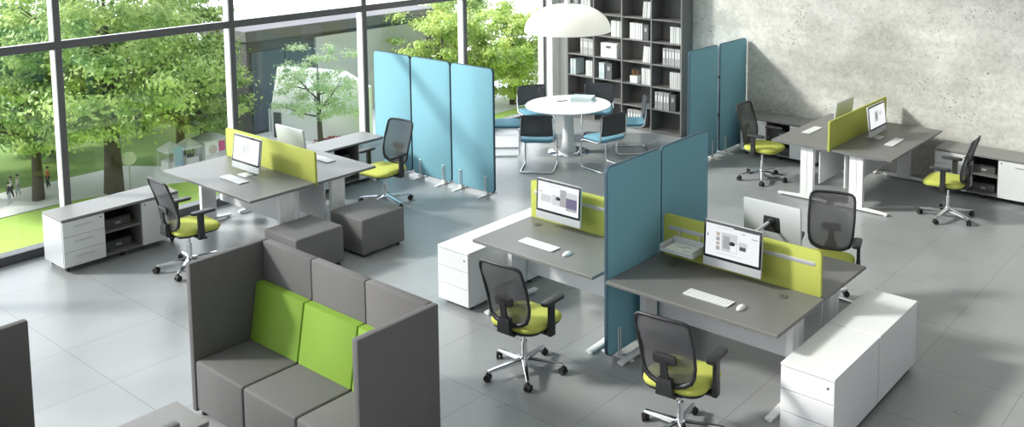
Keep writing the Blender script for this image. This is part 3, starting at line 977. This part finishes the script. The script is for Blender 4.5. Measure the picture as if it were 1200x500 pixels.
VC = make_visitor()
vis = [(-76, .95, 20, 'blue cantilever chair, back turned, at the round table beside the pale screens'),
       (-19, 1.00, 8, 'blue cantilever chair at the round table by the teal screens, its back turned'),
       (41, .95, 0, 'blue cantilever chair at the round table seen side-on before the bookcase shelves'),
       (101, .97, 22, 'blue cantilever chair behind the round table, pale back in front of the bookcase'),
       (164, .94, -12, 'blue cantilever chair behind the round table by the corner pier and glass'),
       (220, .96, 0, 'blue cantilever chair half hidden by the end of the pale blue screens')]
for i, (a, r_, tw, lab) in enumerate(vis):
    x, y = tx + r_ * math.cos(R(a)), ty + r_ * math.sin(R(a))
    place(VC, i, (x, y, 0), a + 180 - 90 + tw, lab, 'blue cantilever chairs around the table')

# things on the table
bk = thing('book', (-9.17, 11.12, .74), 32, 'grey hardback book, lower of two on the round table', 'book', 'two books on the round table')


def book_shape(root, w_, h_, t, cover):
    b = MB(); b.box(-w_ / 2, w_ / 2, -h_ / 2, h_ / 2, 0, .003); b.box(-w_ / 2, w_ / 2, -h_ / 2, h_ / 2, t - .003, t); b.box(-w_ / 2, -w_ / 2 + .004, -h_ / 2, h_ / 2, .003, t - .003)
    b.build('cover', cover, root)
    b = MB(); b.box(-w_ / 2 + .004, w_ / 2 - .004, -h_ / 2 + .004, h_ / 2 - .004, .003, t - .003); b.build('pages', 'paper', root)


book_shape(bk, .36, .26, .035, 'bookblue')
bk2 = thing('book', (-9.18, 11.13, .775), 26, 'pale blue hardback book, upper of two on the round table', 'book', 'two books on the round table')
book_shape(bk2, .33, .24, .035, 'book_t')
pn = thing('pen', (-9.40, 10.90, .747), 68, 'dark pen lying on the round white table', 'pen')
b = MB(); b.tube([(-.09, 0, 0), (.07, 0, 0), (.09, 0, 0)], [.007, .007, .002], 8); b.build('barrel', 'black', pn)
b = MB(); b.box(-.085, -.04, -.002, .002, .006, .009); b.build('clip', 'alu', pn)

lamp = thing('pendant_lamp', (tx, ty, 1.87), 0, 'large white dome pendant lamp above the round table', 'lamp')
b = MB()
pr = [(.655 * math.sin(R(a)) ** .92, .41 * math.cos(R(a))) for a in range(5, 91, 5)]
pr = [(.035, .412)] + pr
inn = [(max(.02, r_ - .008), z - .008) for r_, z in reversed(pr)]
inn[0] = (.647, 0)
b.lathe(pr + inn, n=64); b.build('shade', 'shade', lamp, 50)
b = MB(); b.lathe([(0, .40), (.045, .40), (.045, .47), (.02, .49), (0, .49)], n=20); b.build('cap', 'white_metal', lamp)
b = MB(); b.cyl((0, 0, .48), (0, 0, 6.63), .006, 8); b.build('cord', 'white_metal', lamp)
b = MB(); b.lathe([(0, .12), (.05, .14), (.07, .20), (.05, .27), (.025, .33), (.025, .40), (0, .40)], n=20); b.build('added_bulb', 'added_bulb', lamp, 60)
ld = bpy.data.lights.new('added_lamp_fill', 'POINT'); ld.energy = 28; ld.color = (1, .97, .93); ld.shadow_soft_size = .05  # added fill inside the dome, brightens shade and table
lo = bpy.data.objects.new('added_lamp_fill', ld); COL.objects.link(lo); lo.parent = lamp; lo.location = (0, 0, .06)

# ================================================================== BOOKCASE
bc = thing('bookcase', (-9.495, 12.69, 0), 0, 'tall graphite bookcase of four columns filled with books and binders', 'bookcase')
PZ = .372; ZB = .03; TOPZ = ZB + 7 * PZ
cols = [-10.70 + 9.495, -10.095 + 9.495, -9.49 + 9.495, -8.885 + 9.495, -8.28 + 9.495]
b = MB(); b.box(cols[0], cols[4], .135, .15, 0, TOPZ + .02); b.build('back_board', 'shelfback', bc)
for i, x in enumerate(cols):
    b = MB()
    if i == 0: b.box(x, x + .025, -.16, .135, 0, TOPZ + .02)
    elif i == 4: b.box(x - .025, x, -.16, .135, 0, TOPZ + .02)
    else: b.box(x - .0125, x + .0125, -.16, .135, 0, TOPZ + .02)
    b.build('side_panel' if i in (0, 4) else 'upright', 'shelf', bc)
for c in range(4):
    xa = cols[c] + (.0255 if c == 0 else .013); xb = cols[c + 1] - (.0255 if c == 3 else .013)
    for r_ in range(8):
        z = ZB + r_ * PZ
        b = MB(); b.box(xa, xb, -.155, .1345, z - .022, z, .001, 1); b.build('shelf', 'shelf', bc)
cname = ['first', 'second', 'third', 'fourth']
rname = ['bottom', 'second', 'third', 'fourth', 'fifth', 'sixth', 'seventh']
onum = ['first', 'second', 'third', 'fourth', 'fifth', 'sixth', 'seventh', 'eighth']
BK = {}


def book_proto(kind):
    if kind in BK: return copy_tree(BK[kind])
    if kind == 'w':
        root = thing('book', (0, 0, 0), 0, '', 'book'); t, h, d, cv = .030, .265, .20, 'book_w'
    elif kind == 'g':
        root = thing('binder', (0, 0, 0), 0, '', 'binder'); t, h, d, cv = .052, .285, .23, 'book_g'
    elif kind == 't':
        root = thing('binder', (0, 0, 0), 0, '', 'binder'); t, h, d, cv = .056, .27, .23, 'book_t'
    elif kind == 'l':
        root = thing('book', (0, 0, 0), 0, '', 'book'); t, h, d, cv = .033, .27, .20, 'book_w'
    b = MB()
    b.box(0, .003, -d / 2, d / 2, 0, h); b.box(t - .004, t - .001, -d / 2, d / 2, 0, h); b.box(.003, t - .004, -d / 2, -d / 2 + .003, 0, h)
    cvr = b.build('cover', cv, root)
    if kind in 'gt':
        b = MB(); b.box(t * .25, t * .75 - .001, -d / 2 - .0012, -d / 2, h * .45, h * .80); b.build('spine_label', 'paper', cvr)
        b = MB(); b.tube([(t / 2 - .0005 + .010 * math.cos(a), -d / 2 - .001, h * .15 + .010 * math.sin(a)) for a in [2 * PI * k_ / 10 for k_ in range(10)]], .002, 5, closed=True); b.build('finger_ring', 'alu', cvr)
    b = MB(); b.box(.0032, t - .0042, -d / 2 + .0032, d / 2 - .004, .004, h - .006); b.build('pages', 'paper', root)
    BK[kind] = root
    return root


TH = {'w': .030, 'g': .052, 't': .056, 'l': .033}
KN = {'w': 'white book', 'g': 'grey binder', 't': 'pale grey-green binder', 'l': 'white volume'}


def row(c, r_, kind, n_, x_start, lean=0, what=''):
    """n_ items from x_start (world) on the shelf r_ of column c"""
    z = ZB + r_ * PZ
    for i in range(n_):
        o = book_proto(kind)
        s = math.sin(R(lean))
        y = 12.685 + random.uniform(-.006, .006) - .02
        o.location = (x_start + i * (TH[kind] + .005) / max(.5, math.cos(R(lean))), y, z + (.0005 if lean == 0 else .0034))
        if lean: o.rotation_euler = (0, R(lean), 0)
        tag(o, f'{onum[i]} {KN[kind]} from the window side, {rname[r_]} shelf up, {cname[c]} bookcase column{what}', 'book' if kind in 'wl' else 'binder',
            f'row of {KN[kind]}s in {cname[c]} column, {rname[r_]} shelf')


row(0, 5, 'w', 6, -10.40); row(0, 3, 'g', 5, -10.40); row(0, 2, 't', 2, -10.63); row(0, 2, 'l', 4, -10.30)
row(1, 4, 'l', 6, -9.745); row(1, 2, 't', 2, -9.99)
row(2, 5, 'l', 4, -9.08, 5); row(2, 4, 'l', 7, -9.345); row(2, 3, 'l', 4, -9.08, 5); row(2, 2, 'l', 5, -9.10); row(2, 0, 'g', 5, -9.38)
row(3, 4, 'l', 6, -8.535); row(3, 3, 'g', 6, -8.66); row(3, 2, 'l', 6, -8.535); row(3, 1, 'g', 5, -8.82)


def dark_box(x0, x1, c, r_, h, lab):
    z = ZB + r_ * PZ
    o = thing('magazine_box', ((x0 + x1) / 2, 12.68, z), 0, lab, 'box', 'dark boxes in the bookcase')
    w2 = (x1 - x0) / 2
    b = MB(); b.box(-w2, w2, -.12, .12, 0, h, .003, 1); b.build('body', 'book_d', o)
    b = MB(); b.box(-w2 * .4, w2 * .4, -.1225, -.12, h * .55, h * .8); b.build('spine_label', 'book_g', o)


dark_box(-9.07, -8.96, 2, 4, .26, 'dark box at the end of the seven white volumes, third bookcase column')
dark_box(-9.86, -9.72, 1, 2, .27, 'dark box beside two pale binders, second bookcase column')
dark_box(-10.60, -10.42, 0, 5, .26, 'dark box on the first bookcase column above the lamp')
dark_box(-8.53, -8.415, 3, 1, .27, 'dark box beside five grey binders, fourth bookcase column low down')

fd = thing('drawer_box', (-9.78, 12.66, ZB + 3 * PZ), 0, 'white two-drawer desktop box on the second bookcase column', 'box')
b = MB(); b.box(-.175, .175, -.11, .13, 0, .25, .003, 1); b.build('body', 'white', fd)
for i in range(2):
    b = MB(); b.box(-.165, .165, -.116, -.1105, .008 + i * .122, .12 + i * .122, .002, 1); d_ = b.build('drawer', 'white', fd)
    b = MB()
    if i: b.box(-.05, .05, -.119, -.116, .165, .205, .001, 1)
    else: b.cyl((0, -.119, .06), (0, -.116, .06), .012, 12)
    b.build('label_holder' if i else 'knob', 'book_d' if i else 'alu', d_)
cup = thing('pencil_cup', (-9.27, 12.62, ZB + 2 * PZ), 0, 'square white pencil cup on the third bookcase column', 'cup')
b = MB()
b.box(-.075, .075, -.05, .05, 0, .006); b.box(-.075, -.07, -.05, .05, .006, .12); b.box(.07, .075, -.05, .05, .006, .12); b.box(-.07, .07, -.05, -.045, .006, .12); b.box(-.07, .07, .045, .05, .006, .12)
b.box(-.0025, .0025, -.045, .045, .006, .115)
b.build('shell', 'white', cup)
PC = None
for i in range(7):
    if PC is None:
        PC = thing('pencil', (0, 0, 0), 0, '', 'pencil')
        b = MB(); b.tube([(0, 0, 0), (0, 0, .205)], .006, 6); b.build('shaft', 'wood', PC)
        b = MB(); b.tube([(0, 0, .205), (0, 0, .222)], [.006, .001], 6); b.build('tip', 'black', PC)
        q = PC
    else: q = copy_tree(PC)
    q.location = (-9.27 - .052 + i * .0165 + (.006 if i > 2 else 0), 12.62 + random.uniform(-.02, .02), ZB + 2 * PZ + .008)
    q.rotation_euler = (R(random.uniform(-7, 7)), R(random.uniform(-6, 6)), 0)
    tag(q, 'brown wooden pencil standing in the square white pencil cup', 'pencil', 'pencils in the white cup')

# ================================================================== OUTSIDE, a floor of the park twenty metres below
GZ = -20.0
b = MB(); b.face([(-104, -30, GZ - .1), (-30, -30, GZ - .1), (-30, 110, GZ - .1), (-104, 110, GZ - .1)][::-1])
struct(b.build('ground', 'shadegrass', flat=True), 'park grass under the trees, shade painted into its green')
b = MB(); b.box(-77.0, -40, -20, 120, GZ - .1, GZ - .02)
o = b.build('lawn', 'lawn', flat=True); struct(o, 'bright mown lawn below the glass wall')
o.rotation_euler.z = 0
b = MB()
b.loops([[(-77.2, -20, z), (-83.6, -20, z), (-83.6, 38, z), (-79.4, 40.8, z), (-79.5, 48, z), (-84, 48, z), (-84, 100, z), (-71.5, 100, z), (-71.5, 45, z), (-75.2, 38.0, z), (-77.2, 31, z)] for z in (GZ - .05, GZ)])
struct(b.build('path', 'pave', flat=True), 'pale paved path and plaza outside')


def tree(x, y, cz, rx, rz, tr_r, nclu, nleaf, ls, lm, label, seed, group='trees outside the glass', sparse=False):
    rnd = random.Random(seed)
    root = thing('tree', (x, y, GZ), 0, label, 'tree', group)
    H_ = cz - GZ
    b = MB()
    b.tube([(0, 0, -.2), (.05, .03, H_ * .25), (-.08, .05, H_ * .6), (.1, -.05, H_ * 1.0), (.0, 0, H_ + rz * .5)], [tr_r * 1.25, tr_r, tr_r * .8, tr_r * .55, tr_r * .15], 10)
    nb = 9
    for i in range(nb):
        a = 2 * PI * i / nb + rnd.uniform(-.3, .3); z0 = H_ * rnd.uniform(.5, .95); L = rx * rnd.uniform(.55, .9); up = rz * rnd.uniform(.2, .7)
        mid = Vector((math.cos(a) * L * .5, math.sin(a) * L * .5, z0 + up * .4)); end = Vector((math.cos(a) * L, math.sin(a) * L, z0 + up))
        b.tube([(0, 0, z0), mid, end], [tr_r * .4, tr_r * .22, tr_r * .06], 6)
        for s_ in (-1, 1):
            a2 = a + s_ * .6
            b.tube([mid, mid + Vector((math.cos(a2) * L * .4, math.sin(a2) * L * .4, up * .5))], [tr_r * .16, tr_r * .04], 5)
    b.build('trunk', 'bark', root, 60)
    verts, faces = [], []
    for _ in range(nclu):
        while True:
            p = Vector((rnd.uniform(-1, 1), rnd.uniform(-1, 1), rnd.uniform(-1, 1)))
            if p.length < 1 and (p.length > .45 or rnd.random() < .3): break
        bulge = 1 + .16 * math.sin(p.x * 5 + seed) * math.sin(p.y * 4 + 2 * seed) + .12 * math.sin(p.z * 6 + seed)
        c = Vector((p.x * rx * bulge, p.y * rx * bulge, H_ + p.z * rz * bulge))
        cr_ = rx * rnd.uniform(.16, .27)
        for _ in range(nleaf):
            d = Vector((rnd.gauss(0, 1), rnd.gauss(0, 1), rnd.gauss(0, .42))) * cr_ * .55
            q = c + d
            n_ = (d.normalized() * .8 + p.normalized() * .4 + Vector((rnd.gauss(0, .45), rnd.gauss(0, .45), .55))).normalized()
            u = n_.orthogonal().normalized(); v = n_.cross(u)
            an = rnd.uniform(0, PI); u, v = u * math.cos(an) + v * math.sin(an), v * math.cos(an) - u * math.sin(an)
            s_ = ls * rnd.uniform(.6, 1.3); k0 = len(verts)
            verts += [q - u * s_, q + v * s_ * .5 - n_ * .02, q + u * s_, q - v * s_ * .5 - n_ * .02]
            faces.append((k0, k0 + 1, k0 + 2, k0 + 3))
    me = bpy.data.meshes.new('foliage'); me.from_pydata([tuple(v) for v in verts], [], faces); me.materials.append(M[lm])
    o = bpy.data.objects.new('foliage', me); COL.objects.link(o); o.parent = root
    return root


T = [(-76.8, 34.1, -8.2, 8.6, 7.6, .62, 150, 190, .21, 'leaf_mid', 'big broad tree with the thick trunk standing behind the sideboard'),
     (-79.5, 29.6, -11.3, 4.6, 5.2, .38, 95, 170, .20, 'leaf_mid', 'leafy tree with a dark trunk at the edge of the path near walkers'),
     (-81.5, 44.3, -13.6, 4.3, 4.6, .35, 90, 170, .19, 'leaf_mid', 'bushy tree above the white kiosk with the pink poster'),
     (-80.5, 41.6, -8.2, 4.6, 6.2, .35, 95, 170, .20, 'leaf_mid', 'tall leafy tree between the big broad tree and the kiosk'),
     (-92, 27.0, -9.0, 7.0, 8.5, .45, 100, 130, .27, 'leaf_deep', 'dark tree deep behind the walkers at the picture edge'),
     (-94, 36.0, -11.5, 6.5, 7.0, .45, 100, 130, .27, 'leaf_deep', 'dark tree deep behind the big broad tree, first of two'),
     (-95, 45.0, -13.0, 6.0, 6.0, .45, 100, 130, .27, 'leaf_deep', 'dark tree deep behind the kiosk, tall against the grey building'),
     (-72.4, 50.3, -13.5, 3.7, 4.0, .24, 55, 90, .14, 'leaf_pale', 'thin pale tree with visible branches before the white building'),
     (-78.0, 70.2, -13.6, 5.2, 5.2, .35, 100, 180, .20, 'leaf_yellow', 'yellow-green tree above the row of pale blue screens'),
     (-73.2, 76.3, -13.4, 5.3, 5.4, .34, 100, 180, .20, 'leaf_yellow', 'yellow-green tree with a dark trunk beside the pendant lamp'),
     (-92, 84.0, -13.0, 6.5, 6.0, .40, 90, 130, .25, 'leaf_mid', 'tree behind the two yellow-green ones near the corner pier'),
     (-85, 25.0, -10.5, 5.0, 6.5, .40, 90, 150, .23, 'leaf_mid', 'leafy tree at the picture edge above the walkers in white')]
for i, t in enumerate(T): tree(*t[:11], seed=i + 3)

# street sign
sg = thing('round_sign', (-76.4, 35.2, GZ), 0, 'round white sign disc on a thin post beside the big tree', 'sign')
b = MB(); b.cyl((0, 0, 0), (0, 0, 2.5), .05, 8); b.build('post', 'alu', sg)
d = Vector((.85, -.5, 0)).normalized()
b = MB(); b.tube([Vector((0, 0, 2.55)) + d * .05, Vector((0, 0, 2.55)) + d * .09], .55, 28); b.build('disc', 'f_white', sg)

# buildings
bd = thing('office_building', (-84, 60, GZ), 0, 'dark grey flat-roofed building outside with painted reflections of the blue screens', 'building')
b = MB(); b.box(-8, 0, -9.6, 14, 0, 9.3); b.build('wall', 'f_dark', bd)
b = MB(); b.box(-8.2, .5, -9.9, 14.3, 9.3, 10.4, .05, 1); b.build('roof', 'f_band', bd)
for y0, y1, zt in ((-9.2, -5.6, 8.2), (-5.4, -2.1, 7.9), (-1.9, 0.6, 7.6)):  # slabs standing in for the blue screens' reflection in the glass
    b = MB(); b.box(.0, .15, y0, y1, .3, zt, .02, 1); b.build('screen_reflection', 'refl_blue', bd)
b = MB(); b.box(-7, .4, -2.0, 13, .0, 8.9, .03, 1); b.build('pale_block', 'f_pale', bd)
wb = thing('white_building', (-82, 51.5, GZ), 17.5, 'white building with a slanting side before the dark grey one', 'building')
b = MB(); b.slab([(1.0, 7.0), (0, 2.6), (0, 0), (11.0, 0), (11.0, 5.6), (8.2, 6.9)], 1.0, .03, lambda u, v, q: (u, q, v)); b.build('wall', 'f_white', wb)
b = MB(); b.box(.35, 1.25, -.05, .02, 0, 2.5, .01, 1); b.build('door', 'f_dark', wb)
b = MB(); b.cyl((.1, -.3, 0), (.1, -.3, 2.9), .07, 8); b.build('post', 'f_white', wb)
# kiosk and stalls
ki = thing('kiosk', (-78.6, 43.3, GZ), 0, 'white kiosk with a grey roof and a pink poster', 'kiosk')
b = MB(); b.box(-.9, .9, -.95, .95, 0, 2.1, .02, 1); b.build('wall', 'f_white', ki)
b = MB(); b.loops([[(sx_ * a, sy_ * a * 1.05, z) for sx_, sy_ in ((-1, -1), (1, -1), (1, 1), (-1, 1))] for a, z in ((1.15, 2.1), (1.15, 2.22), (.3, 2.6))]); b.build('roof', 'f_pale', ki)
b = MB(); b.box(.9, .94, .28, .88, 1.05, 1.95, .005, 1); b.build('poster', 'pink', ki)
b = MB(); b.tube([(.9, -.25, 1.35), (.95, -.25, 1.35)], .38, 20); b.build('round_board', 'tan', ki)
b = MB(); b.box(.9, 1.15, -.85, .85, .8, .88, .01, 1); b.build('counter', 'f_pale', ki)
for j, (sy_, lab) in enumerate(((39.95, 'white market stall by the path beside a light blue banner'), (41.55, 'white market stall standing next to the kiosk'))):
    stl = thing('market_stall', (-79.0, sy_, GZ), 0, lab, 'stall', 'white market stalls')
    b = MB(); b.loops([[(sx_ * a, sy2 * a * .8, z) for sx_, sy2 in ((-1, -1), (1, -1), (1, 1), (-1, 1))] for a, z in ((.95, 1.7), (.95, 1.85), (.08, 2.5))]); b.build('canopy', 'f_white', stl)
    for sx_ in (-.85, .85):
        for sy2 in (-.68, .68):
            b = MB(); b.cyl((sx_, sy2, 0), (sx_, sy2, 1.72), .03, 6); b.build('post', 'alu', stl)
    b = MB(); b.box(-.6, .6, -.6, .6, .0, .85, .02, 1); b.build('counter', 'f_white', stl)
    b = MB(); b.box(.1, .5, -.3, .2, .85, 1.1, .02, 1); b.build('crate', 'book_d' if j else 'tan', stl)
bn = thing('banner', (-77.4, 39.4, GZ), 0, 'light blue upright banner by the market stalls', 'banner')
b = MB(); b.cyl((0, 0, 0), (0, 0, 2.4), .03, 8); b.build('pole', 'alu', bn)
b = MB(); b.box(-.02, .02, .03, .75, .7, 2.35, .005, 1); b.build('cloth', 'ltblue', bn)
# flower planter
fp = thing('planter', (-73.3, 51.7, GZ), 0, 'tan planter full of red flowers in front of the white building', 'planter')
b = MB(); b.box(-.5, .5, -1.5, 1.5, 0, .7, .03, 1); b.build('trough', 'tan', fp)
b = MB(); rnd = random.Random(5)
for _ in range(140):
    p = Vector((rnd.uniform(-.5, .5), rnd.uniform(-1.45, 1.45), .72 + rnd.uniform(0, .45)))
    b.box(p.x - .08, p.x + .08, p.y - .08, p.y + .08, p.z - .05, p.z + .05, rot=None)
b.build('flowers', 'red', fp)


# walkers on the path
def person(loc, rz, label, top, trousers, scale=1.0):
    root = thing('person', loc, rz, label, 'person', 'people walking on the path')
    root.scale = (scale,) * 3

    def skin(name, pts, edges, rad, m, rootv=0):
        me = bpy.data.meshes.new(name); me.from_pydata(pts, edges, []); me.materials.append(M[m])
        o = bpy.data.objects.new(name, me); COL.objects.link(o); o.parent = root
        sk = o.modifiers.new('skin', 'SKIN')
        for i, r_ in enumerate(rad): me.skin_vertices[0].data[i].radius = (r_, r_)
        me.skin_vertices[0].data[rootv].use_root = True
        sb = o.modifiers.new('sub', 'SUBSURF'); sb.levels = 1; sb.render_levels = 1
        return o
    P_ = [(0, 0, .95), (0, 0, 1.15), (0, 0, 1.40), (0, .0, 1.50), (0, .02, 1.62), (0, .01, 1.72),
          (-.18, 0, 1.42), (-.23, -.02, 1.15), (-.22, .10, .92), (-.22, .12, .84), (.18, 0, 1.42), (.23, .0, 1.15), (.22, -.04, .90), (.22, -.05, .82),
          (-.09, 0, .90), (-.09, .10, .50), (-.09, .06, .08), (-.09, .20, .04), (.09, 0, .90), (.09, -.04, .50), (.09, -.16, .10), (.09, -.04, .04)]
    E_ = [(0, 1), (1, 2), (2, 3), (3, 4), (4, 5), (2, 6), (6, 7), (7, 8), (8, 9), (2, 10), (10, 11), (11, 12), (12, 13), (0, 14), (14, 15), (15, 16), (16, 17), (0, 18), (18, 19), (19, 20), (20, 21)]
    r0 = [.13, .13, .14, .06, .09, .07, .06, .045, .035, .035, .06, .045, .035, .035, .08, .06, .045, .035, .08, .06, .045, .035]
    skin('body', P_, E_, r0, 'skin')
    J = [0, 1, 2, 6, 7, 8, 10, 11, 12]
    skin('jacket', [P_[j] for j in J], [(0, 1), (1, 2), (2, 3), (3, 4), (4, 5), (2, 6), (6, 7), (7, 8)], [r0[j] + .03 for j in J], top)
    J = [0, 14, 15, 16, 18, 19, 20]
    skin('trousers', [P_[j] for j in J], [(0, 1), (1, 2), (2, 3), (0, 4), (4, 5), (5, 6)], [r0[j] + .02 for j in J], trousers)
    b = MB(); b.lathe([(.0, .13), (.07, .11), (.105, .05), (.10, 0), (.07, -.03), (0, -.03)], (0, -.015, 1.68), 14); b.build('hair', 'hair', root, 60)


person((-79.9, 27.7, GZ), 160, 'person in a dark jacket and pale trousers walking on the path', 'navy', 'denim')
person((-81.4, 28.4, GZ), 150, 'person in a white top walking ahead of the dark-jacketed one', 'whitecloth', 'navy')
person((-81.6, 28.95, GZ), 150, 'person in a white top with grey trousers walking beside the other white top', 'whitecloth', 'denim')
person((-82.0, 30.7, GZ), 170, 'person in black clothes standing beside one in orange', 'navy', 'navy')
person((-82.0, 31.3, GZ), 170, 'person in an orange top standing near the dark tree trunk', 'orange', 'navy')
person((-84.5, 37.6, GZ), 150, 'person in dark clothes seen past the round sign', 'navy', 'navy')
person((-84.8, 38.2, GZ), 150, 'person in dark clothes, second of the pair past the round sign', 'navy', 'navy')
sk = thing('sack', (-80.0, 29.9, GZ), 0, 'white sack lying on the pale path beside the dark tree trunk', 'sack')
b = MB(); b.lathe([(0, 0), (.34, 0), (.42, .14), (.34, .34), (.12, .46), (.06, .50), (0, .5)], n=18); b.build('cloth', 'whitecloth', sk, 60)
b = MB(); b.tube([(.09 * math.cos(a), .09 * math.sin(a), .45) for a in [2 * PI * k_ / 10 for k_ in range(10)]], .02, 6, closed=True); b.build('tie', 'f_pale', sk, 60)
